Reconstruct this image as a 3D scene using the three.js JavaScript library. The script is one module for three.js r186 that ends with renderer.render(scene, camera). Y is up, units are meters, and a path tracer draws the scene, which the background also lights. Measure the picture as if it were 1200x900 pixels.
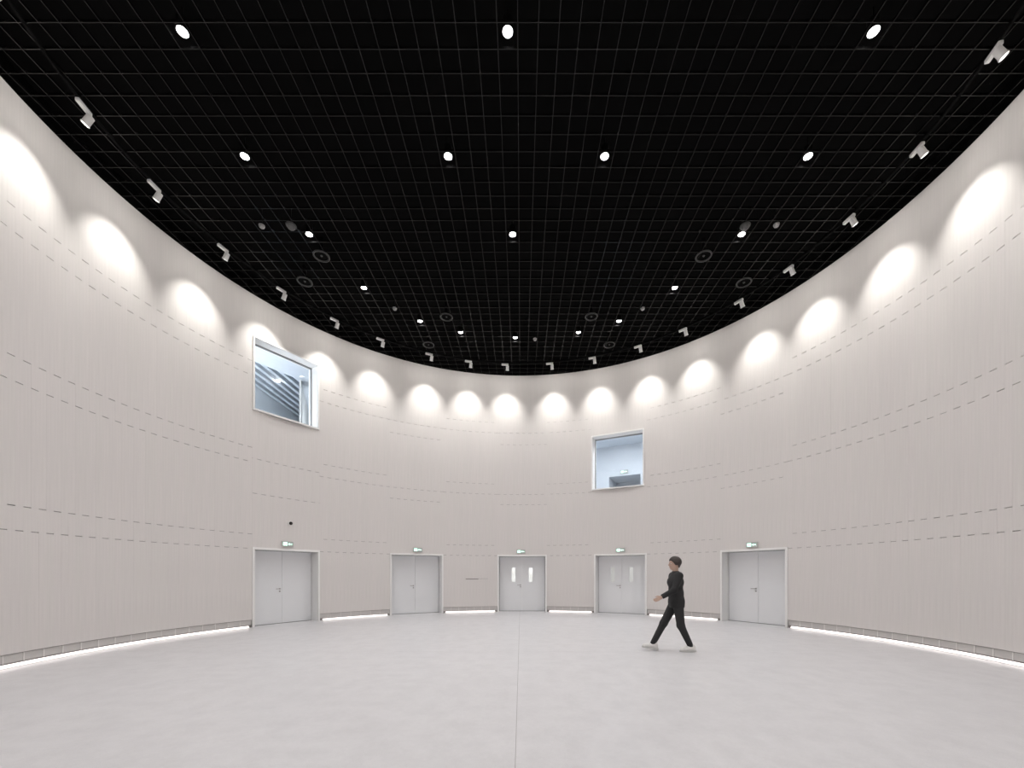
import * as THREE from 'three';
import { mergeGeometries } from 'three/addons/utils/BufferGeometryUtils.js';
import { RoundedBoxGeometry } from 'three/addons/geometries/RoundedBoxGeometry.js';
import { RectAreaLightUniformsLib } from 'three/addons/lights/RectAreaLightUniformsLib.js';

RectAreaLightUniformsLib.init();
const scene = new THREE.Scene();
scene.background = new THREE.Color(0x000000);
const renderer = new THREE.WebGLRenderer({ antialias: true });
renderer.toneMapping = THREE.LinearToneMapping;
renderer.toneMappingExposure = 1.0;
renderer.shadowMap.enabled = true;

// ---------- camera: level, with the lens shifted up and a little to the side; the photographer stands against the round wall
const FOCAL = 478.165;                                   // in pixels of a 1200 x 900 frame
const camera = new THREE.PerspectiveCamera(2 * Math.atan(450 / FOCAL) * 180 / Math.PI, 1200 / 900, 0.05, 100);
camera.setViewOffset(1200, 900, -10.5, -222, 1200, 900);
camera.position.set(0.045, 1.5, 7.8);
camera.lookAt(0.045, 1.5, 0);
camera.updateProjectionMatrix();

// ---------- light levels
const DOWNLIGHT_I = 18.5, SPOT_I = 13.2, SPILL_I = .95, STRIP_L = 2.2;
const COL_DOWN = new THREE.Color(1.0, 0.985, 0.985), COL_SPOT = new THREE.Color(1.0, 0.98, 0.93), COL_STRIP = new THREE.Color(1.0, 0.9, 0.87);

// ---------- dimensions (metres); origin at the centre of the round hall
const R = 8.194, HC = 9.256, PITCH = 0.2935;
const D2R = Math.PI / 180;
const rng = (s => () => { s |= 0; s = s + 0x6D2B79F5 | 0; let t = Math.imul(s ^ s >>> 15, 1 | s); t = t + Math.imul(t ^ t >>> 7, 61 | t) ^ t; return ((t ^ t >>> 14) >>> 0) / 4294967296; })(71);

// ---------- helpers
const taken = new Map();
function numbered(n) { const k = taken.get(n) || 0; taken.set(n, k + 1); return k ? n + '_' + String(k).padStart(3, '0') : n; }
function tag(o, label, category, group, kind) {
  if (label) o.userData.label = label;
  if (category) o.userData.category = category;
  if (group) o.userData.group = group;
  if (kind) o.userData.kind = kind;
  return o;
}
function mesh(name, geo, mat, parent = scene) {
  const m = new THREE.Mesh(geo, mat); m.name = parent === scene ? numbered(name) : name;
  m.castShadow = m.receiveShadow = true; parent.add(m); return m;
}
function base(name, x = 0, y = 0, z = 0, turn = 0) {
  const g = new THREE.Group(); g.name = numbered(name); g.position.set(x, y, z); g.rotation.y = turn; scene.add(g); return g;
}
// polar place: angle in degrees from straight ahead (-z), clockwise seen from above; local +z of a group turned by -angle faces the centre
const polar = (deg, r, y = 0) => new THREE.Vector3(r * Math.sin(deg * D2R), y, -r * Math.cos(deg * D2R));
function polarGroup(name, deg, r, y = 0) { const p = polar(deg, r, y); return base(name, p.x, p.y, p.z, -deg * D2R); }
function box(w, h, d, x = 0, y = 0, z = 0) { const g = new THREE.BoxGeometry(w, h, d); g.translate(x, y, z); return g; }
function rbox(w, h, d, x = 0, y = 0, z = 0, r = 0.004, s = 1) { const g = new RoundedBoxGeometry(w, h, d, s, r); g.translate(x, y, z); return g; }
function cyl(r0, r1, h, x = 0, y = 0, z = 0, n = 24) { const g = new THREE.CylinderGeometry(r0, r1, h, n); g.translate(x, y, z); return g; }
// sweep of a closed profile [[r, y], ...] (anticlockwise) along the round wall from degree a to degree b
function sweep(profile, a, b, step = 1.5) {
  const n = Math.max(1, Math.ceil(Math.abs(b - a) / step)), pos = [], uv = [], idx = [];
  const quad = (p, q, r, s, u) => { const k = pos.length / 3; for (const v of [p, q, r, s]) pos.push(v.x, v.y, v.z); for (const w of u) uv.push(...w); idx.push(k, k + 1, k + 2, k, k + 2, k + 3); };
  for (let j = 0; j < profile.length; j++) {
    const [r0, y0] = profile[j], [r1, y1] = profile[(j + 1) % profile.length];
    const L = Math.hypot(r1 - r0, y1 - y0);
    for (let i = 0; i < n; i++) {
      const t0 = a + (b - a) * i / n, t1 = a + (b - a) * (i + 1) / n, s0 = t0 * D2R * R, s1 = t1 * D2R * R;
      quad(polar(t0, r0, y0), polar(t1, r0, y0), polar(t1, r1, y1), polar(t0, r1, y1), [[s0, 0], [s1, 0], [s1, L], [s0, L]]);
    }
  }
  for (const [t, flip] of [[a, false], [b, true]]) {
    const pts = profile.map(([r, y]) => polar(t, r, y)), k = pos.length / 3;
    for (let i = 0; i < pts.length; i++) { pos.push(pts[i].x, pts[i].y, pts[i].z); uv.push(profile[i][0], profile[i][1]); }
    for (let i = 1; i < pts.length - 1; i++) flip ? idx.push(k, k + i, k + i + 1) : idx.push(k, k + i + 1, k + i);
  }
  const g = new THREE.BufferGeometry();
  g.setAttribute('position', new THREE.Float32BufferAttribute(pos, 3)); g.setAttribute('uv', new THREE.Float32BufferAttribute(uv, 2)); g.setIndex(idx);
  g.computeVertexNormals(); return g;
}
const ring = (r0, r1, y0, y1) => [[r0, y0], [r1, y0], [r1, y1], [r0, y1]];

// ---------- procedural textures
function noiseTex(size, fn, srgb) {
  const d = new Uint8Array(size * size * 4);
  for (let j = 0; j < size; j++) for (let i = 0; i < size; i++) { const c = fn(i, j); const k = (j * size + i) * 4; d[k] = c[0]; d[k + 1] = c[1]; d[k + 2] = c[2]; d[k + 3] = 255; }
  const t = new THREE.DataTexture(d, size, size); t.wrapS = t.wrapT = THREE.RepeatWrapping; t.magFilter = THREE.LinearFilter; t.minFilter = THREE.LinearMipmapLinearFilter; t.generateMipmaps = true;
  if (srgb) t.colorSpace = THREE.SRGBColorSpace; t.needsUpdate = true; return t;
}
function valueGrid(n) { const a = []; for (let i = 0; i < n * n; i++) a.push(rng()); return (x, y) => { const xi = Math.floor(x), yi = Math.floor(y), fx = x - xi, fy = y - yi, s = t => t * t * (3 - 2 * t); const g = (i, j) => a[((j % n + n) % n) * n + ((i % n + n) % n)]; const u = s(fx), v = s(fy); return (g(xi, yi) * (1 - u) + g(xi + 1, yi) * u) * (1 - v) + (g(xi, yi + 1) * (1 - u) + g(xi + 1, yi + 1) * u) * v; }; }
const v16 = valueGrid(16), v64 = valueGrid(64);
const floorTex = noiseTex(1024, (i, j) => {                // fine terrazzo chips in pale resin over faint cloudy patches
  const cloud = (v16(i / 64, j / 64) - 0.5) * 7 + (v64(i / 16, j / 16) - 0.5) * 4;
  const chip = rng(); const c = chip > 0.965 ? -18 * rng() - 6 : chip > 0.93 ? 8 : (rng() - 0.5) * 7;
  return [209 + cloud + c, 208 + cloud + c, 210 + cloud + c];
}, true);
const plankTex = noiseTex(256, (i, j) => { const g = (v64(i / 4, j / 64) - 0.5) * 5 + (rng() - 0.5) * 3; return [250 + g, 250 + g, 250 + g]; }, true);

// ---------- materials
const std = (c, rough, o = {}) => new THREE.MeshStandardMaterial({ color: c, roughness: rough, ...o });
const lin = (r, g, b) => new THREE.Color().setRGB(r, g, b);
const M = {
  planks: [lin(.745, .708, .69), lin(.74, .706, .686), lin(.75, .712, .693), lin(.742, .709, .687)].map(c => std(c, .62, { map: plankTex })),
  backing: std(lin(.30, .28, .27), .9),
  black: new THREE.MeshPhysicalMaterial({ color: lin(.005, .005, .005), roughness: .95, specularIntensity: .05 }),
  blade: new THREE.MeshPhysicalMaterial({ color: lin(.007, .0068, .0068), roughness: .22, specularIntensity: .5 }),
  blackMetal: new THREE.MeshPhysicalMaterial({ color: lin(.006, .006, .006), roughness: .7, specularIntensity: .1 }),
  greyRim: std(lin(.05, .05, .05), .6),
  floor: std(0xffffff, .34, { map: floorTex }),
  joint: std(lin(.34, .33, .32), .8),
  frame: std(lin(.86, .85, .835), .35),
  lining: std(lin(.82, .82, .815), .35),
  leaf: std(lin(.80, .805, .82), .28),
  steel: std(lin(.42, .40, .39), .35, { metalness: .8 }),
  seal: std(lin(.08, .08, .08), .7),
  grille: std(lin(.62, .60, .585), .5),
  divider: std(lin(.78, .76, .74), .5),
  white: std(lin(.90, .90, .88), .4),
  grey: std(lin(.32, .32, .32), .5),
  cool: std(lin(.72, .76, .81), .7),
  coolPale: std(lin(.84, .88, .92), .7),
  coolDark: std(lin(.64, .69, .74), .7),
  recess: std(lin(.68, .70, .73), .5),
  pane: new THREE.MeshPhysicalMaterial({ color: 0xffffff, transmission: 1, thickness: 0, roughness: 0.02, ior: 1.5, specularIntensity: .4 }),
  visionPane: new THREE.MeshPhysicalMaterial({ color: 0xffffff, transmission: 1, thickness: 0, roughness: 0.25, ior: 1.5 }),
  lampDisc: std(0xffffff, .5, { emissive: COL_DOWN, emissiveIntensity: 12 }),
  spotDisc: std(0xffffff, .5, { emissive: COL_SPOT, emissiveIntensity: 4 }),
  strip: std(0xffffff, .5, { emissive: COL_STRIP, emissiveIntensity: STRIP_L * .4 }),
  panel: std(0xffffff, .5, { emissive: lin(.86, .94, 1), emissiveIntensity: 2 }),
  skin: std(lin(.55, .38, .30), .55),
  hair: std(lin(.035, .026, .022), .6),
  jacket: std(lin(.014, .014, .015), .8),
  trousers: std(lin(.02, .02, .021), .85),
  shoe: std(lin(.78, .77, .75), .5),
  sole: std(lin(.6, .6, .58), .6),
  lace: std(lin(.05, .05, .05), .6),
};

// ---------- openings in the round wall [degree a, degree b, bottom, top]
const DOORS = [[-64.65, -50.87], [-34.4, -20.75], [-6.15, 7.4], [20.15, 33.75], [51.1, 64.88]];
const DOOR_TOP = 2.23;
const WINDOWS = [[-64.55, -51.0, 6.05, 8.12], [19.42, 33.1, 4.65, 6.72]];
const BOTTOM = 0.215;
const openings = [...DOORS.map(([a, b]) => [a, b, 0, DOOR_TOP]), ...WINDOWS];

// ---------- floor: four quarter slabs with joints crossing at the centre of the hall
{
  const f = base('floor', 0, 0, 0); tag(f, 'pale grey polished resin floor with fine speckles and a joint cross', 'floor', null, 'structure');
  mesh('joint_bed', cyl(R + .5, R + .5, .2, 0, -.106, 0, 96), M.joint, f);
  const g2 = .0025, n = 48, rr = R + .45, s = new THREE.Shape();
  const a0 = Math.asin(g2 / rr), a1 = Math.PI / 2 - a0;
  s.moveTo(g2, g2);
  for (let i = 0; i <= n; i++) { const t = a0 + (a1 - a0) * i / n; s.lineTo(rr * Math.cos(t), rr * Math.sin(t)); }
  const q = new THREE.ExtrudeGeometry(s, { depth: .03, bevelEnabled: false }); q.rotateX(-Math.PI / 2); q.translate(0, -.03, 0);
  const uvs = q.attributes.uv, ps = q.attributes.position; for (let i = 0; i < uvs.count; i++) uvs.setXY(i, ps.getX(i) / 2.6, ps.getZ(i) / 2.6);
  for (let k = 0; k < 4; k++) { const m = mesh('slab', q, M.floor, f); m.rotation.y = k * Math.PI / 2; }
}

// ---------- ceiling: black slab with an open grid of black blades hung beneath it
const SLAB_Y = HC + .42;
{
  const c = base('ceiling', 0, 0, 0); tag(c, 'black open grid ceiling under a black slab', 'ceiling', null, 'structure');
  mesh('slab', cyl(R + .5, R + .5, .2, 0, SLAB_Y + .1, 0, 96), M.black, c);
  const rc = R + .02, n = Math.floor(rc / PITCH);
  for (let k = -n; k <= n; k++) {
    const o = k * PITCH, half = Math.sqrt(rc * rc - o * o);
    mesh('blade', box(half * 2, .045, .011, 0, HC + .0225, o), M.blade, c);
    mesh('blade', box(.011, .045, half * 2, o, HC + .0230, 0), M.blade, c);
  }
}

// ---------- walls: narrow vertical planks with staggered end joints on a backing shell, cut by doors and windows
const BREAKS = [...new Set(openings.flatMap(([a, b]) => [a, b]))].sort((p, q) => p - q);
function jointsAt(mid, even) {
  const over = DOORS.findIndex(([a, b]) => mid > a && mid < b);
  if (over === 0) return even ? [4.71] : [3.74];
  if (over === 3 || (mid > 19.4 && mid < 20.15)) return [];
  if (over >= 0) return even ? [4.2, 6.55] : [4.6, 7.0];
  return even ? [2.2, 4.6, 7.0] : [2.6, 5.0, 7.4];
}
const plankGeo = new Map();
function plankGeometry(w, h) {
  const k = w.toFixed(3) + '_' + h.toFixed(3);
  if (!plankGeo.has(k)) { const g = box(w + .0002, h, .018, 0, h / 2, 0); const u = g.attributes.uv; for (let i = 0; i < u.count; i++) u.setXY(i, u.getX(i) * w / .5, u.getY(i) * h / 2.5); plankGeo.set(k, g); }
  return plankGeo.get(k);
}
function buildWall(name, from, to, label, joined) {
  const g = base(name, 0, 0, 0); tag(g, label, 'wall', null, 'structure');
  const edges = [from, ...BREAKS.filter(b => b > from + .1 && b < to - .1), to], merged = [];
  let col = 0;
  for (let e = 0; e + 1 < edges.length; e++) {
    const a = edges[e], b = edges[e + 1], mid = (a + b) / 2, n = Math.max(1, Math.round((b - a) / .855));
    // solid height ranges of this stretch
    let solid = [[0, HC]];
    for (const [oa, ob, y0, y1] of openings) if (mid > oa && mid < ob) solid = solid.flatMap(([p, q]) => [[p, Math.min(q, y0)], [Math.max(p, y1), q]]).filter(([p, q]) => q - p > .02);
    for (const [p, q] of solid) { mesh('backing', sweep(ring(R + .03, R + .46, p, q), a, b, 1), M.backing, g); if (q > HC - .01) mesh('plenum_lining', sweep(ring(R + .022, R + .46, HC, SLAB_Y), a, b, 1), M.black, g); }
    for (let i = 0; i < n; i++, col++) {
      const t0 = a + (b - a) * i / n, t1 = a + (b - a) * (i + 1) / n, tm = (t0 + t1) / 2, w = 2 * R * Math.tan((t1 - t0) / 2 * D2R);
      for (const [p, q] of solid) {
        let cuts = [p < .01 ? BOTTOM : p, ...jointsAt(tm, col % 2 === 0).filter(y => y > p + .3 && y < q - .3), q - .004].map(y => ({ y, gap: .012 }));
        if (p < .01 && tm > -14.55 && tm < -8.6) { cuts.push({ y: 1.3, gap: tm < -11.6 ? .032 : .008 }); cuts.sort((u, v) => u.y - v.y); }
        for (let c = 0; c + 1 < cuts.length; c++) {
          const y0 = cuts[c].y, y1 = cuts[c + 1].y - (c + 2 < cuts.length ? cuts[c + 1].gap : 0);
          const geo = plankGeometry(w, y1 - y0), at = polar(tm, R + .009 + rng() * .0012, y0);
          if (joined) { const k = geo.clone(); k.rotateY(-tm * D2R); k.translate(at.x, at.y, at.z); merged.push(k); continue; }
          const m = mesh('plank', geo, M.planks[Math.floor(rng() * 4)], g); m.position.copy(at); m.rotation.y = -tm * D2R;
        }
      }
    }
  }
  if (merged.length) mesh('planks', mergeGeometries(merged), M.planks[0], g).userData.kind = 'stuff';
}
buildWall('wall_left', -102, -34.4, 'curved off-white plank wall sweeping past the high slanted-ceiling window');
buildWall('wall_back', -34.4, 33.75, 'curved off-white plank wall facing the camera with three double doors');
buildWall('wall_right', 33.75, 102, 'curved off-white plank wall sweeping past the door beside the walking person');
buildWall('wall_front', 102, 258, 'curved off-white plank wall closing the round hall behind the camera', true);

// ---------- ventilation baseboards and light strips between the doors
const STRIPS = [
  ['baseboard_left', 258.5 - 360 - 0.5, DOORS[0][0] - .05, 'light strip at the foot of the wall left of the camera-guarded door', 'long glowing floor-level light strip ending at the door with the security camera above'],
  ['baseboard_back_left', DOORS[0][1] + .05, DOORS[1][0] - .05, '', 'glowing light strip between the security-camera door and the plain door beside it'],
  ['baseboard_back_centre', DOORS[1][1] + .05, DOORS[2][0] - .05, '', 'glowing light strip below the short dark slot in the plank wall'],
  ['baseboard_back_middle', DOORS[2][1] + .05, DOORS[3][0] - .05, '', 'short glowing light strip between the two doors with vision panels'],
  ['baseboard_back_right', DOORS[3][1] + .05, DOORS[4][0] - .05, '', 'glowing light strip at the wall foot behind the walking person'],
  ['baseboard_right', DOORS[4][1] + .05, 102, '', 'long glowing floor-level light strip beginning at the door right of the walking person'],
  ['baseboard_front', 102, 258, '', 'glowing light strip at the wall foot behind the camera'],
];
{
  const slatGeo = new Map();
  for (const [name, a, b, , lab] of STRIPS) {
    const bb = base(name, 0, 0, 0); tag(bb, 'grey slotted ventilation baseboard in short panels above a light strip', 'baseboard', null, 'structure');
    const front = name === 'baseboard_front', n = Math.max(1, Math.round((b - a) / 2.22));
    const rails = [];
    for (let i = 0; i < n; i++) {
      const t0 = a + (b - a) * i / n, t1 = a + (b - a) * (i + 1) / n, tm = (t0 + t1) / 2, w = 2 * R * Math.sin((t1 - t0) / 2 * D2R);
      const k = w.toFixed(3);
      if (!slatGeo.has(k)) slatGeo.set(k, mergeGeometries([.092, .114, .136, .158, .18].map(y => box(w - .012, .015, .006, 0, y, 0)).concat([box(w - .012, .13, .003, 0, .138, -.006)])));
      const p = polar(tm, R + .018);
      if (front) { const q = slatGeo.get(k).clone(); q.rotateY(-tm * D2R); q.translate(p.x, 0, p.z); rails.push(q); }
      else { const m = mesh('grille', slatGeo.get(k), M.grille, bb); m.position.copy(p); m.rotation.y = -tm * D2R; }
      if (!front && i > 0) { const d = mesh('divider', box(.014, .135, .012, 0, .1375, 0), M.divider, bb); d.position.copy(polar(t0, R + .013)); d.rotation.y = -t0 * D2R; }
    }
    if (rails.length) mesh('grilles', mergeGeometries(rails), M.grille, bb).userData.kind = 'stuff';
    // the strip: a wedge-shaped profile on the floor whose sloped face glows up and into the hall
    const s0 = a + (name === 'baseboard_left' || front ? 0 : .55), s1 = b - (name === 'baseboard_right' || front ? 0 : .55), sm = (s0 + s1) / 2;
    const at = polar(sm, R), st = base('light_strip', at.x, 0, at.z); tag(st, lab, 'light strip', 'floor-level light strips');
    const shift = g => { g.translate(-at.x, 0, -at.z); return g; };
    mesh('housing', shift(sweep([[R + .022, .001], [R + .022, .052], [R + .012, .052], [R - .024, .006], [R - .024, .001]], s0, s1, 1)), M.divider, st);
    const q0 = [R + .010, .0535], q1 = [R - .026, .0075], nx = -.787, ny = .616;
    mesh('diffuser', shift(sweep([[q0[0], q0[1]], [q0[0] + nx * .003, q0[1] + ny * .003], [q1[0] + nx * .003, q1[1] + ny * .003], [q1[0], q1[1]]], s0 + .05, s1 - .05, 1)), M.strip, st);
    const nl = Math.max(1, Math.round((s1 - s0) / (front ? 13 : 5)));
    for (let i = 0; i < nl; i++) {
      const t0 = s0 + (s1 - s0) * i / nl, t1 = s0 + (s1 - s0) * (i + 1) / nl, tm = (t0 + t1) / 2, len = 2 * R * Math.sin((t1 - t0) / 2 * D2R);
      const L = new THREE.RectAreaLight(COL_STRIP, STRIP_L, len * .98, .052);
      const cr = R - .008 - (front ? .06 : .004), c = polar(tm, cr + nx * .006, .0305 + ny * .006), to = polar(tm, cr + nx * 2, .0305 + ny * 2);
      L.position.copy(c).sub(st.position); st.add(L); st.updateMatrixWorld(true); L.lookAt(to);
    }
  }
}

// ---------- double doors
const signCanvas = (() => {
  const c = document.createElement('canvas'); c.width = 256; c.height = 128; const x = c.getContext('2d');
  x.fillStyle = '#000'; x.fillRect(0, 0, 256, 128);
  x.fillStyle = '#b8f5dc'; x.fillRect(22, 22, 92, 84);                       // the door field
  x.fillStyle = '#1d5a44';                                                   // running figure
  x.beginPath(); x.arc(74, 38, 8, 0, 7); x.fill();
  x.lineWidth = 9; x.strokeStyle = '#1d5a44'; x.lineCap = 'round';
  x.beginPath(); x.moveTo(70, 50); x.lineTo(62, 72); x.lineTo(78, 82); x.lineTo(74, 100); x.moveTo(62, 72); x.lineTo(50, 84); x.lineTo(36, 86); x.moveTo(68, 54); x.lineTo(50, 58); x.lineTo(44, 68); x.moveTo(70, 54); x.lineTo(86, 62); x.lineTo(94, 56); x.stroke();
  x.fillStyle = '#b8f5dc';                                                   // arrow
  x.beginPath(); x.moveTo(132, 64); x.lineTo(168, 36); x.lineTo(168, 54); x.lineTo(228, 54); x.lineTo(228, 74); x.lineTo(168, 74); x.lineTo(168, 92); x.fill();
  const t = new THREE.CanvasTexture(c); t.colorSpace = THREE.SRGBColorSpace; return t;
})();
const signMat = std(lin(.5, .52, .5), .4, { emissive: 0xffffff, emissiveMap: signCanvas, emissiveIntensity: 2.4 });
const plateMat = std(lin(.55, .55, .53), .3);
function exitSign(g) {                                                       // local: centre at the group's origin, facing +z
  mesh('bracket', box(.05, .06, .05, 0, .02, -.025), M.grey, g);
  mesh('case', rbox(.34, .155, .03, 0, 0, .01, .005), plateMat, g);
  mesh('pictogram', new THREE.PlaneGeometry(.32, .14).translate(0, 0, .0265), signMat, g);
}
const leafGeo = box(.915, 2.155, .05, 0, 0, 0);
function handle(parent, x, y, z, dir) {
  mesh('handle', mergeGeometries([cyl(.024, .024, .01, 0, 0, 0).rotateX(Math.PI / 2).translate(x, y, z + .005), cyl(.009, .009, .05, 0, 0, 0, 12).rotateX(Math.PI / 2).translate(x, y, z + .03), cyl(.0095, .0095, .135, 0, 0, 0, 12).rotateZ(Math.PI / 2).translate(x + dir * .06, y, z + .055)]), M.steel, parent);
  mesh('lock_cylinder', mergeGeometries([cyl(.024, .024, .01, 0, 0, 0).rotateX(Math.PI / 2).translate(x, y - .075, z + .005), box(.012, .03, .012, x, y - .075, z + .014)]), M.steel, parent);
}
const DOOR_LABEL = [
  'pale grey double door with white frame below a small dark security camera',
  'plain pale grey double door between the security-camera door and the wall slot',
  'pale grey double door with two bright narrow vision panels',
  'pale grey double door with two faint vision panels below the square window',
  'plain pale grey double door to the right of the walking person',
];
DOORS.forEach(([a, b], i) => {
  const tm = (a + b) / 2, half = R * Math.sin((b - a) / 2 * D2R), rc = R * Math.cos((b - a) / 2 * D2R);
  const at = polar(tm, rc), g = new THREE.Group(); g.name = 'door_' + (i + 1); g.position.copy(at); g.rotation.y = -tm * D2R; scene.add(g);
  tag(g, DOOR_LABEL[i], 'door', null, 'structure');
  const cw = .06, top = DOOR_TOP, iw = half - cw, ih = top - cw;             // casing width, clear half width and height
  for (const s of [-1, 1]) {
    mesh('frame_post', rbox(cw, top, .05, s * (half - cw / 2), top / 2, 0, .004), M.frame, g);
    mesh('lining', box(.03, ih, .42, s * (iw + .015), ih / 2, -.215), M.lining, g);
  }
  mesh('frame_head', rbox(2 * half - 2 * cw, cw, .05, 0, top - cw / 2, 0, .004), M.frame, g);
  mesh('frame_cap', box(2 * half, .03, .12, 0, top - .015, -.085), M.frame, g);
  mesh('lining_head', box(2 * iw, .03, .42, 0, ih + .015, -.215), M.lining, g);
  mesh('threshold', box(2 * iw, .006, .1, 0, .003, -.38), M.seal, g);
  const zl = -.35, lw = iw - .012;
  for (const s of [-1, 1]) {
    const vision = i === 2 || i === 3;
    let leaf;
    if (!vision) leaf = mesh('leaf', box(lw - .003, ih - .02, .05, 0, 0, 0), M.leaf, g);
    else {                                                                    // leaf with a cut-out near the meeting edge
      const hw = (lw - .003) / 2, hh = (ih - .02) / 2, sh = new THREE.Shape([[-hw, -hh], [hw, -hh], [hw, hh], [-hw, hh]].map(p => new THREE.Vector2(...p)));
      const cxp = -s * (hw - .34), y0 = 1.17 - (hh + .01), y1 = 1.73 - (hh + .01), hv = .075;
      sh.holes.push(new THREE.Path([[cxp - hv, y0], [cxp - hv, y1], [cxp + hv, y1], [cxp + hv, y0]].map(p => new THREE.Vector2(...p))));
      const eg = new THREE.ExtrudeGeometry(sh, { depth: .05, bevelEnabled: false }); eg.translate(0, 0, -.025);
      leaf = mesh('leaf', eg, M.leaf, g);
      mesh('vision_pane', box(hv * 2, y1 - y0, .006, cxp, (y0 + y1) / 2, 0), M.visionPane, leaf);
      for (const [w, h, x, y] of [[.012, y1 - y0 + .024, cxp - hv - .004, (y0 + y1) / 2], [.012, y1 - y0 + .024, cxp + hv + .004, (y0 + y1) / 2], [2 * hv, .012, cxp, y1 + .004], [2 * hv, .012, cxp, y0 - .004]]) mesh('bead', box(w, h, .06, x, y, 0), M.leaf, leaf);
    }
    leaf.position.set(s * (lw / 2 + .0015), (ih - .02) / 2 + .01, zl - .025);
    if (s < 0) handle(leaf, lw / 2 - .065, 1.04 - leaf.position.y, .025, -1);
  }
  mesh('door_stop', mergeGeometries([box(.02, ih, .03, -iw + .01, ih / 2, zl - .07), box(.02, ih, .03, iw - .01, ih / 2, zl - .07), box(2 * iw, .02, .03, 0, ih - .01, zl - .07)]), M.seal, g);
  // exit sign on the wall above
  const sg = polarGroup('exit_sign', tm + [-.1, .1, -.3, .2, 0][i], R - .045, [2.375, 2.37, 2.355, 2.36, 2.35][i]);
  tag(sg, ['glowing green exit sign below the security camera', 'glowing green exit sign over the plain door beside the wall slot', 'glowing green exit sign over the door with bright vision panels', 'glowing green exit sign over the door below the square window', 'glowing green exit sign over the door right of the walking person'][i], 'exit sign', 'exit signs above the doors');
  exitSign(sg);
});

// lobbies behind the two doors that have glass
for (const i of [2, 3]) {
  const tm = (DOORS[i][0] + DOORS[i][1]) / 2, g = polarGroup('wall_lobby', tm, R * Math.cos(6.8 * D2R) - 0, 0);
  tag(g, i === 2 ? 'white lit lobby behind the door with bright vision panels' : 'white lobby behind the door with faint vision panels', 'wall', null, 'structure');
  mesh('back', box(2.6, 2.6, .1, 0, 1.3, -2.3), M.white, g);
  for (const s of [-1, 1]) mesh('side', box(.1, 2.6, 1.84, s * 1.3, 1.3, -1.38), M.white, g);
  mesh('soffit', box(2.7, .1, 1.84, 0, 2.65, -1.38), M.white, g);
  mesh('ground', box(2.7, .02, 1.84, 0, -.01, -1.38), M.lining, g);
  const lq = polar(tm, R * Math.cos(6.8 * D2R) + 1.4), lp = base('lobby_light', lq.x, 2.58, lq.z, g.rotation.y); tag(lp, i === 2 ? 'flat ceiling light in the lobby behind the bright vision panels' : 'flat ceiling light in the lobby behind the faint vision panels', 'ceiling light');
  mesh('tray', box(.8, .02, .8, 0, .008, 0), M.white, lp);
  const I = i === 2 ? 9 : 5;
  mesh('diffuser', box(.74, .006, .74, 0, -.006, 0), std(0xffffff, .5, { emissive: 0xffffff, emissiveIntensity: I * .5 }), lp);
  const L = new THREE.RectAreaLight(0xffffff, I, .74, .74); L.position.set(0, -.012, 0); L.rotation.x = -Math.PI / 2; lp.add(L);
}

// ---------- security camera above the first door
{
  const g = polarGroup('security_camera', -57.25, R, 3.0); tag(g, 'small dark dome security camera on the plank wall above a door', 'security camera');
  mesh('mount', cyl(.05, .055, .03, 0, 0, 0).rotateX(Math.PI / 2).translate(0, 0, .015), M.white, g);
  mesh('dome', new THREE.SphereGeometry(.05, 24, 16).translate(.012, 0, .05), std(lin(.03, .022, .02), .2), g);
}

// ---------- high windows
WINDOWS.forEach(([a, b, y0, y1], i) => {
  const tm = (a + b) / 2, half = R * Math.sin((b - a) / 2 * D2R), rc = R * Math.cos((b - a) / 2 * D2R), at = polar(tm, rc, y0);
  const g = new THREE.Group(); g.name = 'window_' + (i + 1); g.position.copy(at); g.rotation.y = -tm * D2R; scene.add(g);
  tag(g, i ? 'square window in a white frame showing a pale blue room' : 'square window high in the wall showing sloping ceiling baffles', 'window', null, 'structure');
  const H = y1 - y0, cw = .05, d = .46;
  for (const s of [-1, 1]) {
    mesh('frame_post', rbox(cw, H, .06, s * (half - cw / 2), H / 2, 0, .004), M.frame, g);
    mesh('reveal', box(.03, H, d, s * (half - .04), H / 2, -d / 2 - .02), M.frame, g);
    mesh('glazing_bar', box(.03, H - 2 * cw, .05, s * (half - .07), H / 2, -.33), M.grey, g);
  }
  mesh('frame_head', rbox(2 * half - 2 * cw, cw, .06, 0, H - cw / 2, 0, .004), M.frame, g);
  mesh('frame_sill', rbox(2 * half - 2 * cw, cw, .06, 0, cw / 2, 0, .004), M.frame, g);
  mesh('frame_cap', box(2 * half, .03, .12, 0, H - .015, -.085), M.frame, g);
  mesh('reveal', box(2 * half, .03, d, 0, H - .04, -d / 2 - .02), M.frame, g);
  mesh('reveal', box(2 * half, .03, d, 0, .04, -d / 2 - .02), M.frame, g);
  mesh('glazing_bar', box(2 * half - .11, .04, .05, 0, H - .075, -.33), M.grey, g);
  mesh('glazing_bar', box(2 * half - .11, .03, .05, 0, .07, -.33), M.grey, g);
  mesh('pane', box(2 * half - .15, H - .14, .01, 0, H / 2, -.33), M.pane, g);
});

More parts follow.
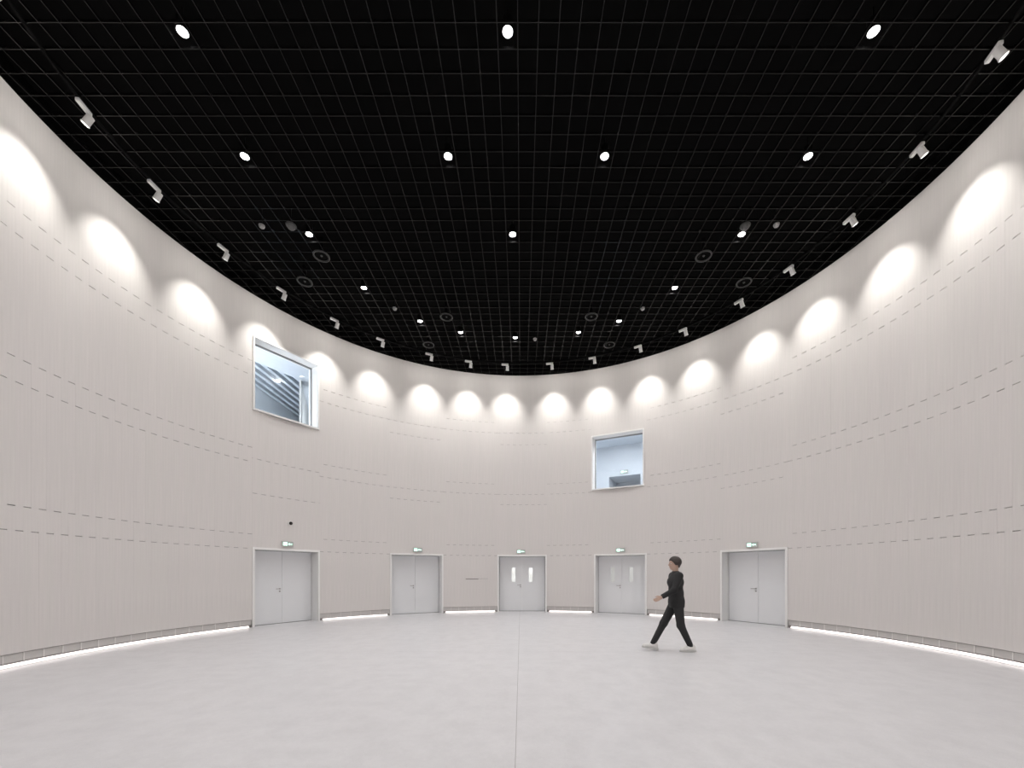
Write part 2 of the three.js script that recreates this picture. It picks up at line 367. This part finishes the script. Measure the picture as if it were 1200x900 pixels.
// ---------- foyer seen through the left window: low soffit, higher ceiling with baffles, a wall running away
{
  const slabOf = (pts, y, h) => { const s = new THREE.Shape(pts.map(([x, z]) => new THREE.Vector2(x, -z))); const g = new THREE.ExtrudeGeometry(s, { depth: h, bevelEnabled: false }); g.rotateX(-Math.PI / 2); g.translate(0, y, 0); return g; };
  const th = -57.77 * D2R, n = [Math.sin(th), -Math.cos(th)], u = [Math.cos(th), Math.sin(th)];
  const P = (uu, out) => [n[0] * out + u[0] * uu, n[1] * out + u[1] * uu];
  const P0 = [-7.54, -6.16], P1 = [-10.87, -13.87];
  const c = base('ceiling_foyer'); tag(c, 'pale ceiling with parallel baffles in the foyer behind the high window', 'ceiling', null, 'structure');
  mesh('soffit', slabOf([P(-2.6, 8.66), P(-2.6, 9.68), P0, P1, [-4.5, -13.87], P(2.8, 8.66)], 8.13, .2), M.cool, c);
  mesh('slab', slabOf([P(-2.6, 8.9), [-10.7, -2.6], [-10.7, -14.2], [-4.5, -14.2], P(2.8, 8.9)], 9.65, .2), M.coolDark, c);
  for (let k = 0; k < 7; k++) mesh('baffle', box(.13, .24, 8.6, -8.6 - k * .318, 9.12, -9.9), M.cool, c);
  const w = base('wall_foyer'); tag(w, 'pale blue walls of the foyer behind the high window', 'wall', null, 'structure');
  mesh('panel', box(.2, 5.2, 12.4, -10.72, 7.1, -8.2), M.coolPale, w);
  mesh('panel', box(4.0, 5.2, .2, -8.6, 7.1, -14.2), M.cool, w);
  const dx = P1[0] - P0[0], dz = P1[1] - P0[1], L = Math.hypot(dx, dz);
  const wa = mesh('panel', box(.06, 3.6, L, 0, 0, 0), M.white, w); wa.position.set((P0[0] + P1[0]) / 2 + .025, 6.33, (P0[1] + P1[1]) / 2 - .02); wa.rotation.y = Math.atan2(dx, dz);
  const f = base('floor_foyer'); tag(f, 'pale floor of the foyer behind the high window', 'floor', null, 'structure');
  mesh('slab', slabOf([P(-2.6, 8.66), [-10.7, -3], [-10.7, -14.2], [-4.5, -14.2], P(2.8, 8.66)], 4.4, .1), M.cool, f);
  const dl = base('foyer_downlight', -9.42, 9.0, -8.1); tag(dl, 'small lit ceiling lamp between the baffles behind the high window', 'ceiling light');
  mesh('body', cyl(.09, .09, .65, 0, .325, 0), M.white, dl); mesh('disc', cyl(.08, .08, .01, 0, -.006, 0), M.lampDisc, dl);
  const pl = new THREE.PointLight(0xffffff, .25); pl.position.set(0, -.06, 0); dl.add(pl);
  const gl = base('foyer_light_panel', -9.9, 5.8, -2.6); tag(gl, 'tall bright daylight panel at the end of the foyer', 'light panel');
  mesh('frame', box(1.5, 2.6, .06, 0, 0, .035), M.white, gl); mesh('diffuser', box(1.4, 2.4, .02, 0, 0, 0), M.panel, gl);
  const A = new THREE.RectAreaLight(lin(.84, .92, 1), 19, 1.4, 2.4); A.position.set(0, 0, -.02); gl.add(A);
  const e = P(2.2, 9.4), gr = base('foyer_light_panel', e[0], 6.2, e[1], -145 * D2R); tag(gr, 'bright daylight panel facing the white wall in the foyer', 'light panel');
  mesh('frame', box(.66, 2.6, .06, 0, 0, -.035), M.white, gr); mesh('diffuser', box(.6, 2.4, .02, 0, 0, 0), M.panel, gr);
  const B = new THREE.RectAreaLight(lin(.84, .92, 1), 9, .6, 2.4); B.position.set(0, 0, .02); B.rotation.y = Math.PI; gr.add(B);
}
// ---------- room seen through the right window
{
  const tm = (WINDOWS[1][0] + WINDOWS[1][1]) / 2, rc = R * Math.cos(6.8 * D2R);
  const place = n => polarGroup(n, tm, rc, 0);
  const c = place('ceiling_upper_room'); tag(c, 'flat ceiling of the pale room behind the square window', 'ceiling', null, 'structure');
  mesh('slab', box(6, .15, 3.2, 0, 7.27, -2.1), M.cool, c);
  const w = place('wall_upper_room'); tag(w, 'pale blue wall with a grey doorway behind the square window', 'wall', null, 'structure');
  mesh('panel', box(1.92, 3.9, .15, -2.04, 5.35, -3.2), M.cool, w); mesh('panel', box(2.7, 3.9, .15, 1.65, 5.35, -3.2), M.cool, w); mesh('panel', box(1.38, 1.46, .15, -.39, 6.57, -3.2), M.cool, w);
  mesh('panel', box(.15, 3.9, 2.6, -3, 5.35, -1.9), M.cool, w); mesh('panel', box(.15, 3.9, 2.6, 3, 5.35, -1.9), M.cool, w);
  mesh('doorway_lining', box(1.6, 2.6, .08, -.39, 4.6, -4.6), M.recess, w); mesh('doorway_lining', box(.08, 2.6, 1.4, -1.12, 4.6, -3.95), M.recess, w); mesh('doorway_lining', box(.08, 2.6, 1.4, .34, 4.6, -3.95), M.recess, w); mesh('doorway_lining', box(1.5, .08, 1.4, -.39, 5.88, -3.95), M.recess, w);
  const f = place('floor_upper_room'); tag(f, 'pale floor of the room behind the square window', 'floor', null, 'structure');
  mesh('slab', box(6, .1, 4.3, 0, 3.4, -2.7), M.cool, f);
  const s0 = polar(tm, rc + 3.105), ux = Math.cos(tm * D2R), uz = Math.sin(tm * D2R), s = base('exit_sign', s0.x - .4 * ux, 6.0, s0.z - .4 * uz, -tm * D2R);
  tag(s, 'glowing exit sign over the grey doorway behind the square window', 'exit sign', 'exit signs above the doors'); exitSign(s);
  const lp0 = polar(tm, rc + .85), lp = base('upper_room_light', lp0.x, 7.18, lp0.z, -tm * D2R); tag(lp, 'flat bright ceiling light in the room behind the square window', 'ceiling light');
  mesh('tray', box(4.2, .03, .42, 0, 0, 0), M.white, lp); mesh('diffuser', box(4.1, .01, .34, 0, -.02, 0), M.panel, lp);
  const A = new THREE.RectAreaLight(lin(.88, .945, 1), 29, 4.1, .34); A.position.set(0, -.03, 0); A.rotation.x = -Math.PI / 2; lp.add(A);
}

// ---------- recessed downlights in the ceiling grid
const cell = v => (Math.floor(v / PITCH) + .5) * PITCH;
{
  const spots = [[-4.81, 1.9], [-.15, 1.9], [5.08, 1.9], [-5.1, .14], [-1.32, .15], [1.6, .15], [5.38, .14], [-4.82, -1.58], [-.16, -1.59], [5.08, -1.59], [-4.26, -3.36], [4.22, -3.36], [-3.1, -4.83], [3.06, -4.83], [-1.94, -5.45], [1.87, -5.43], [-.18, -5.74],
    [-4.26, 3.66], [4.22, 3.66], [-3.1, 5.1], [3.06, 5.1], [-1.94, 5.75], [1.87, 5.75]];
  const can = mergeGeometries([cyl(.08, .08, .16, 0, .085, 0), cyl(.012, .012, SLAB_Y - HC - .2, 0, (SLAB_Y - HC - .05) / 2 + .075, 0, 8)]), trim = new THREE.TorusGeometry(.076, .006, 8, 32).rotateX(Math.PI / 2), disc = cyl(.071, .071, .008, 0, .002, 0, 32);
  for (const [x, z] of spots) {
    const g = base('downlight', cell(x), HC + .068, cell(z));
    tag(g, Math.hypot(x, z) < 2.5 ? 'bright round downlight in the middle of the black ceiling grid' : 'bright round downlight of the outer ring in the black ceiling grid', 'downlight', 'downlights in the ceiling grid');
    mesh('can', can, M.blackMetal, g); mesh('trim', trim, M.blackMetal, g); mesh('lens', disc, M.lampDisc, g);
    const L = new THREE.SpotLight(COL_DOWN, DOWNLIGHT_I, 0, 72 * D2R, 1, 2); L.position.set(0, -.01, 0); L.target.position.set(0, -5, 0); L.shadow.radius = 3; L.castShadow = true; g.add(L, L.target);
  }
}

// ---------- curved black lighting track with white spotlights washing the wall
const RT = 7.245;
{
  const tr = base('lighting_track', 0, HC, 0); tag(tr, 'curved black lighting track hung under the ceiling grid along the wall', 'lighting track');
  mesh('rail', sweep(ring(RT - .018, RT + .018, -.034, 0), 0, 360, 2), M.blackMetal, tr);
  const front = [-98.5, -87.6, -75.2, -63.1, -50.8, -39.2, -26, -14.9, -4.3, 8.7, 20.9, 33.6, 45.4, 58.9, 69.8, 81.6, 93.1, 104.2];
  const all = [...front]; for (let k = 1; k <= 12; k++) all.push(104.2 + k * 12.1);
  const adapter = rbox(.25, .06, .068, 0, -.03, 0, .014, 2);
  const profile = [[0, .085], [.04, .085], [.052, .078], [.054, -.06], [.060, -.066], [.060, -.082], [.050, -.084], [.047, -.07], [0, -.07]].map(p => new THREE.Vector2(...p));
  const head = new THREE.LatheGeometry(profile, 28), disc = cyl(.047, .047, .008, 0, -.075, 0, 24);
  for (const t of all) {
    const g = polarGroup('track_spotlight', t, RT, HC - .034);
    const door = DOORS.findIndex(([a, b]) => t > a - 1 && t < b + 1);
    const gap = DOORS.findIndex(([, b], k) => t > b && t < (DOORS[k + 1] || [200])[0]);
    const where = t > 106 ? 'on the wall behind the camera' : door >= 0 ? ['around the window with sloping baffles', 'above the plain door beside the wall slot', 'above the door with bright vision panels', 'above the square window', 'above the door right of the walking person'][door]
      : gap < 0 ? 'on the long wall left of the security-camera door' : ['between the two windows, nearer the baffle window', 'over the short dark wall slot', 'just beside the square window', 'over the walking person', 'on the long wall right of the walking person'][gap];
    tag(g, 'white track spotlight lighting the planks ' + where, 'spotlight', 'spotlights along the curved track');
    mesh('adapter', adapter, M.white, g);
    const hx = .09;                                                          // the head hangs from one end of the adapter
    mesh('stem', cyl(.012, .012, .08, hx, -.085, 0, 12), M.white, g);
    const tilt = 57 * D2R;                                                    // beam below the horizontal, out towards the wall (local -z)
    const h = mesh('head', head, M.white, g); h.position.set(hx, -.155, -.01); h.rotation.x = Math.PI / 2 - tilt;
    mesh('lens', disc, M.spotDisc, h);
    const dir = new THREE.Vector3(0, -Math.sin(tilt), -Math.cos(tilt));
    const L = new THREE.SpotLight(COL_SPOT, SPOT_I, 0, 34 * D2R, 1, 2); L.shadow.radius = 2; L.castShadow = true;
    L.position.set(hx, -.155, -.01).addScaledVector(dir, .10); L.target.position.copy(L.position).addScaledVector(dir, 2); g.add(L, L.target);
    const S = new THREE.SpotLight(COL_SPOT, SPILL_I, 0, 88 * D2R, .2, 2); S.shadow.radius = 2; S.castShadow = true; S.position.copy(L.position); S.target = L.target; g.add(S);   // wide spill of the same lens
  }
}

// ---------- other fittings in the ceiling grid
{
  const rimG = new THREE.TorusGeometry(.175, .018, 8, 40).rotateX(Math.PI / 2), coneG = cyl(.16, .16, .04, 0, .03, 0, 32), stem = cyl(.05, .05, SLAB_Y - HC - .03, 0, (SLAB_Y - HC) / 2 + .015, 0, 12);
  for (const [x, z] of [[-4.83, -2.17], [-5.7, -3.04], [4.51, -2.17], [5.99, -3.08], [-2.21, -4.54], [-3.09, -6.04], [2.17, -4.52], [3.04, -6.04]]) {
    const g = base('ceiling_speaker', x, HC - .006, z); tag(g, 'round black ceiling speaker with a thin grey rim in the grid', 'speaker', 'round speakers in the ceiling grid');
    mesh('rim', rimG, M.greyRim, g); mesh('cone', coneG, M.black, g); mesh('cap', new THREE.SphereGeometry(.03, 16, 8).translate(0, .015, 0), M.greyRim, g); mesh('can', stem, M.black, g);
  }
  const det = new THREE.LatheGeometry([[0, -.045], [.03, -.045], [.05, -.03], [.062, 0], [.062, .015], [0, .015]].map(p => new THREE.Vector2(...p)), 24), rod = cyl(.01, .01, SLAB_Y - HC, 0, (SLAB_Y - HC) / 2 + .01, 0, 8);
  for (const [x, z] of [[-5.74, -1.31], [5.73, -1.28], [-3.65, -4.15], [3.61, -4.15], [.51, -5.71]]) {
    const g = base('smoke_detector', x, HC, z); tag(g, 'small pale round smoke detector hung in the ceiling grid', 'smoke detector', 'smoke detectors in the ceiling grid');
    mesh('head', det, M.grey, g); mesh('rod', rod, M.black, g);
  }
  for (const [x, z, s] of [[-5.08, -1.3, 1], [5.05, -1.31, -1]]) {
    const g = base('ceiling_sensor', x, HC, z); tag(g, 'grey half-dome sensor in a black ring in the ceiling grid', 'sensor', 'half-dome sensors in the ceiling grid');
    mesh('collar', new THREE.TorusGeometry(.1, .012, 8, 28).rotateX(Math.PI / 2), M.greyRim, g);
    const d = mesh('dome', new THREE.SphereGeometry(.09, 20, 10, 0, Math.PI * 2, Math.PI / 2, Math.PI / 2), std(lin(.10, .10, .10), .5), g); d.rotation.z = s * .3;
    mesh('rod', rod, M.black, g);
  }
}

// ---------- person walking: smooth body, clothes as further skins over the same skeleton
{
  const V = (x, y, z) => new THREE.Vector3(x, y, z);
  // capsule list: [a, b, radius a, radius b]; forward is -x, the camera's side is +z
  const cap = (p, a, b, ra, rb) => { const bax = b.x - a.x, bay = b.y - a.y, baz = b.z - a.z; const h = Math.max(0, Math.min(1, ((p.x - a.x) * bax + (p.y - a.y) * bay + (p.z - a.z) * baz) / (bax * bax + bay * bay + baz * baz + 1e-9))); return Math.hypot(p.x - a.x - bax * h, p.y - a.y - bay * h, p.z - a.z - baz * h) - (ra + (rb - ra) * h); };
  const smin = (a, b, k) => { const h = Math.max(k - Math.abs(a - b), 0) / k; return Math.min(a, b) - h * h * k * .25; };
  const field = (caps, k, cut) => p => { let d = 9; for (const c of caps) d = smin(d, cap(p, ...c), k); if (cut) d = Math.max(d, cut(p)); return d; };
  function surface(f, lo, hi, s) {                                            // surface nets over a box
    const nx = Math.ceil((hi.x - lo.x) / s) + 1, ny = Math.ceil((hi.y - lo.y) / s) + 1, nz = Math.ceil((hi.z - lo.z) / s) + 1, F = new Float32Array(nx * ny * nz), id = (i, j, k) => (k * ny + j) * nx + i, p = V(0, 0, 0);
    for (let k = 0; k < nz; k++) for (let j = 0; j < ny; j++) for (let i = 0; i < nx; i++) { p.set(lo.x + i * s, lo.y + j * s, lo.z + k * s); F[id(i, j, k)] = f(p); }
    const vi = new Int32Array(nx * ny * nz).fill(-1), pos = [], idx = [];
    const E = [[0, 1], [2, 3], [4, 5], [6, 7], [0, 2], [1, 3], [4, 6], [5, 7], [0, 4], [1, 5], [2, 6], [3, 7]];
    for (let k = 0; k < nz - 1; k++) for (let j = 0; j < ny - 1; j++) for (let i = 0; i < nx - 1; i++) {
      const c = []; let m = 0; for (let q = 0; q < 8; q++) { c[q] = F[id(i + (q & 1), j + (q >> 1 & 1), k + (q >> 2))]; if (c[q] < 0) m |= 1 << q; }
      if (m === 0 || m === 255) continue;
      let x = 0, y = 0, z = 0, n = 0;
      for (const [a, b] of E) if ((c[a] < 0) !== (c[b] < 0)) { const t = c[a] / (c[a] - c[b]); x += (a & 1) + t * ((b & 1) - (a & 1)); y += (a >> 1 & 1) + t * ((b >> 1 & 1) - (a >> 1 & 1)); z += (a >> 2) + t * ((b >> 2) - (a >> 2)); n++; }
      vi[id(i, j, k)] = pos.length / 3; pos.push(lo.x + (i + x / n) * s, lo.y + (j + y / n) * s, lo.z + (k + z / n) * s);
    }
    const quad = (a, b, c, d, flip) => { if (a < 0 || b < 0 || c < 0 || d < 0) return; flip ? idx.push(a, c, b, a, d, c) : idx.push(a, b, c, a, c, d); };
    for (let k = 1; k < nz - 1; k++) for (let j = 1; j < ny - 1; j++) for (let i = 1; i < nx - 1; i++) {
      const s0 = F[id(i, j, k)] < 0;
      if (s0 !== F[id(i + 1, j, k)] < 0) quad(vi[id(i, j - 1, k - 1)], vi[id(i, j, k - 1)], vi[id(i, j, k)], vi[id(i, j - 1, k)], !s0);
      if (s0 !== F[id(i, j + 1, k)] < 0) quad(vi[id(i - 1, j, k - 1)], vi[id(i - 1, j, k)], vi[id(i, j, k)], vi[id(i, j, k - 1)], !s0);
      if (s0 !== F[id(i, j, k + 1)] < 0) quad(vi[id(i - 1, j - 1, k)], vi[id(i, j - 1, k)], vi[id(i, j, k)], vi[id(i - 1, j, k)], !s0);
    }
    const g = new THREE.BufferGeometry(); g.setAttribute('position', new THREE.Float32BufferAttribute(pos, 3)); g.setIndex(idx);
    g.setAttribute('uv', new THREE.Float32BufferAttribute(new Float32Array(pos.length / 3 * 2), 2)); g.computeVertexNormals(); return g;
  }
  const J = {
    hipN: V(.0, .93, .085), kneeN: V(.05, .505, .09), ankN: V(.245, .10, .085), hipF: V(0, .93, -.085), kneeF: V(-.215, .53, -.085), ankF: V(-.43, .13, -.08),
    waist: V(.0, 1.06, 0), chest: V(-.015, 1.33, 0), neck: V(-.015, 1.50, 0), head: V(-.05, 1.685, 0),
    shN: V(-.01, 1.455, .185), elN: V(-.13, 1.185, .235), wrN: V(-.355, 1.055, .205), shF: V(-.01, 1.455, -.185), elF: V(.13, 1.2, -.235), wrF: V(.135, .955, -.235),
  };
  const root = base('person', 3.05, 0, -.09); tag(root, 'person in black clothes and white shoes walking across the empty hall', 'person');
  // body: skin, one continuous surface; hands and head on finer grids merged in
  const limbs = (e, list) => list.map(([a, b, ra, rb]) => [J[a], J[b], ra + e, rb + e]);
  const torso = e => [[V(0, .97, -.06), V(0, .97, .06), .115 + e, .115 + e], [V(-.005, 1.12, -.05), V(-.005, 1.12, .05), .1 + e, .1 + e], [V(-.02, 1.33, -.085), V(-.02, 1.33, .085), .108 + e, .108 + e], [V(-.01, 1.45, -.13), V(-.01, 1.45, .13), .06 + e, .06 + e], [V(-.005, .97, 0), V(-.015, 1.35, 0), .11 + e, .115 + e]];
  const arms = e => limbs(e, [['shN', 'elN', .052, .04], ['elN', 'wrN', .039, .026], ['shF', 'elF', .052, .04], ['elF', 'wrF', .039, .026]]);
  const legs = e => limbs(e, [['hipN', 'kneeN', .082, .055], ['kneeN', 'ankN', .053, .036], ['hipF', 'kneeF', .082, .055], ['kneeF', 'ankF', .053, .036]]);
  const body = surface(field([...torso(-.008), ...arms(-.006), ...legs(-.008), [J.neck, V(-.035, 1.6, 0), .05, .048]], .04), V(-.55, .05, -.34), V(.42, 1.66, .34), .016);
  const headF = field([
    [V(-.03, 1.725, 0), V(-.015, 1.72, 0), .088, .09], [V(-.055, 1.66, 0), V(-.06, 1.62, 0), .062, .05], [V(-.09, 1.595, -.008), V(-.09, 1.595, .008), .026, .026],
    [V(-.128, 1.69, 0), V(-.146, 1.662, 0), .010, .014], [V(-.120, 1.628, -.014), V(-.120, 1.628, .014), .012, .012], [V(-.116, 1.708, -.03), V(-.116, 1.708, .03), .014, .014],
    [V(-.012, 1.70, .086), V(-.006, 1.66, .082), .014, .01], [V(-.012, 1.70, -.086), V(-.006, 1.66, -.082), .014, .01], [V(-.02, 1.62, 0), V(-.015, 1.5, 0), .055, .052]], .03);
  const headG = surface(headF, V(-.2, 1.5, -.14), V(.12, 1.85, .14), .006);
  const hand = (w, dir, side, curl) => {                                      // w wrist, dir along the forearm, side = thumb side; four fingers and a thumb
    const up = V(0, 1, 0), lat = V(0, 0, 1), caps = [], q = (f, l, u) => w.clone().addScaledVector(dir, f).addScaledVector(side, l).addScaledVector(curl, u);
    caps.push([q(-.03, 0, 0), q(.02, 0, 0), .025, .024]);
    for (let i = 0; i < 4; i++) { const l = .027 - i * .018, len = [.034, .039, .036, .028][i]; caps.push([q(.015, l * .7, 0), q(.085, l, .004), .015, .0115], [q(.085, l, .004), q(.085 + len, l, .016), .0098, .0092], [q(.085 + len, l, .016), q(.085 + len * 1.5, l, .042), .009, .008], [q(.085 + len * 1.5, l, .042), q(.085 + len * 1.45, l, .062), .008, .0072]); }
    caps.push([q(.02, .022, .004), q(.055, .05, .014), .014, .011], [q(.055, .05, .014), q(.088, .052, .026), .0105, .008]);
    const b = new THREE.Box3(); for (const c of caps) { b.expandByPoint(c[0]); b.expandByPoint(c[1]); } b.expandByScalar(.04);
    return surface(field(caps, .006), b.min, b.max, .0045);
  };
  const dN = J.wrN.clone().sub(J.elN).normalize(), dF = J.wrF.clone().sub(J.elF).normalize();
  const handN = hand(J.wrN, dN, V(0, 1, 0).addScaledVector(dN, -dN.y).normalize(), V(0, 0, -1)), handF = hand(J.wrF, dF, V(-1, 0, 0).addScaledVector(dF, dF.x).normalize(), V(0, 0, 1));
  mesh('body', mergeGeometries([body, headG, handN, handF]), M.skin, root);
  for (const s of [-1, 1]) {                                                   // eyes
    const e = mesh('eye', new THREE.SphereGeometry(.0105, 12, 8).translate(-.118, 1.69, s * .032), std(lin(.75, .74, .72), .3), root);
    mesh('iris', new THREE.SphereGeometry(.0055, 10, 8).translate(-.1245, 1.69, s * .0325), M.hair, e);
  }
  mesh('mouth', rbox(.006, .007, .042, -.1305, 1.627, 0, .002), std(lin(.36, .17, .15), .5), root);
  // hair: cap of short dark hair
  mesh('hair', surface(p => Math.max(headF(p) - .023, -(p.y - 1.66 - Math.max(0, -(p.x + .045)) * 1.25 + Math.max(0, p.x) * 1.0)), V(-.22, 1.55, -.14), V(.14, 1.87, .14), .007), M.hair, root);
  // jacket with sleeves, collar and hem; trousers; shoes
  const jacketCaps = [...torso(.018), ...limbs(.014, [['shN', 'elN', .052, .042], ['shF', 'elF', .052, .042]]), ...limbs(.014, [['elN', 'wrN', .041, .032], ['elF', 'wrF', .041, .032]]), [V(-.01, 1.47, 0), V(-.015, 1.53, 0), .075, .068], [V(0, .87, -.05), V(0, .87, .05), .13, .13]];
  const cutN = J.wrN.clone().addScaledVector(dN, -.005), cutF = J.wrF.clone().addScaledVector(dF, -.005);
  const jacket = mesh('jacket', surface(field(jacketCaps, .045, p => { let d = Math.max(.84 - p.y, p.y - 1.545); if (p.x < -.2) d = Math.max(d, (p.x - cutN.x) * dN.x + (p.y - cutN.y) * dN.y + (p.z - cutN.z) * dN.z); if (p.z < -.18 && p.y < 1.1) d = Math.max(d, (p.x - cutF.x) * dF.x + (p.y - cutF.y) * dF.y + (p.z - cutF.z) * dF.z); return d; }), V(-.52, .78, -.36), V(.3, 1.6, .36), .011), M.jacket, root);
  mesh('zip', box(.004, .5, .008, -.1525, 1.2, 0).rotateZ(0), M.greyRim, jacket);
  mesh('trousers', surface(field([...legs(.018), [V(0, .96, -.06), V(0, .96, .06), .122, .122]], .035, p => Math.max(p.y - 1.0, ...[J.ankN, J.ankF].map(a => p.x * Math.sign(a.x) > .1 && (p.z > 0) === (a.z > 0) ? (a.y - .005) - p.y : -1))), V(-.56, .06, -.2), V(.4, 1.04, .2), .011), M.trousers, root);
  const shoe = (a, toe, pitch) => {
    const g = mesh('shoe', surface(field([[V(.045, .055, 0), V(-.02, .06, 0), .044, .042], [V(-.02, .06, 0), V(-.15, .036, 0), .042, .036], [V(-.09, .036, -.012), V(-.165, .03, .008), .036, .032], [V(.03, .06, 0), V(.02, .10, 0), .042, .044]], .03, p => .022 - p.y), V(-.24, -.01, -.08), V(.12, .16, .08), .0075), M.shoe, root);
    g.position.set(a.x, a.y - .10, a.z); g.rotation.z = pitch; g.scale.set(1.08, 1.15, 1.05);
    const sh = new THREE.Shape(); sh.moveTo(.085, -.034); sh.bezierCurveTo(.1, -.02, .1, .02, .085, .034); sh.bezierCurveTo(.02, .042, -.08, .046, -.15, .044); sh.bezierCurveTo(-.215, .04, -.215, -.03, -.15, -.042); sh.bezierCurveTo(-.08, -.042, .02, -.034, .085, -.034);
    mesh('sole', new THREE.ExtrudeGeometry(sh, { depth: .026, bevelEnabled: true, bevelSize: .003, bevelThickness: .003, bevelSegments: 1 }).rotateX(-Math.PI / 2), M.sole, g);
    for (const k of [0, 1, 2]) mesh('lace', box(.007, .005, .05, -.035 - k * .022, .101 - k * .0085, 0), M.lace, g);
    return g;
  };
  const near = shoe(J.ankN, 0, 0); near.position.y = .004;
  const far = shoe(J.ankF, 0, -.16); far.position.y = .028;
}

renderer.render(scene, camera);
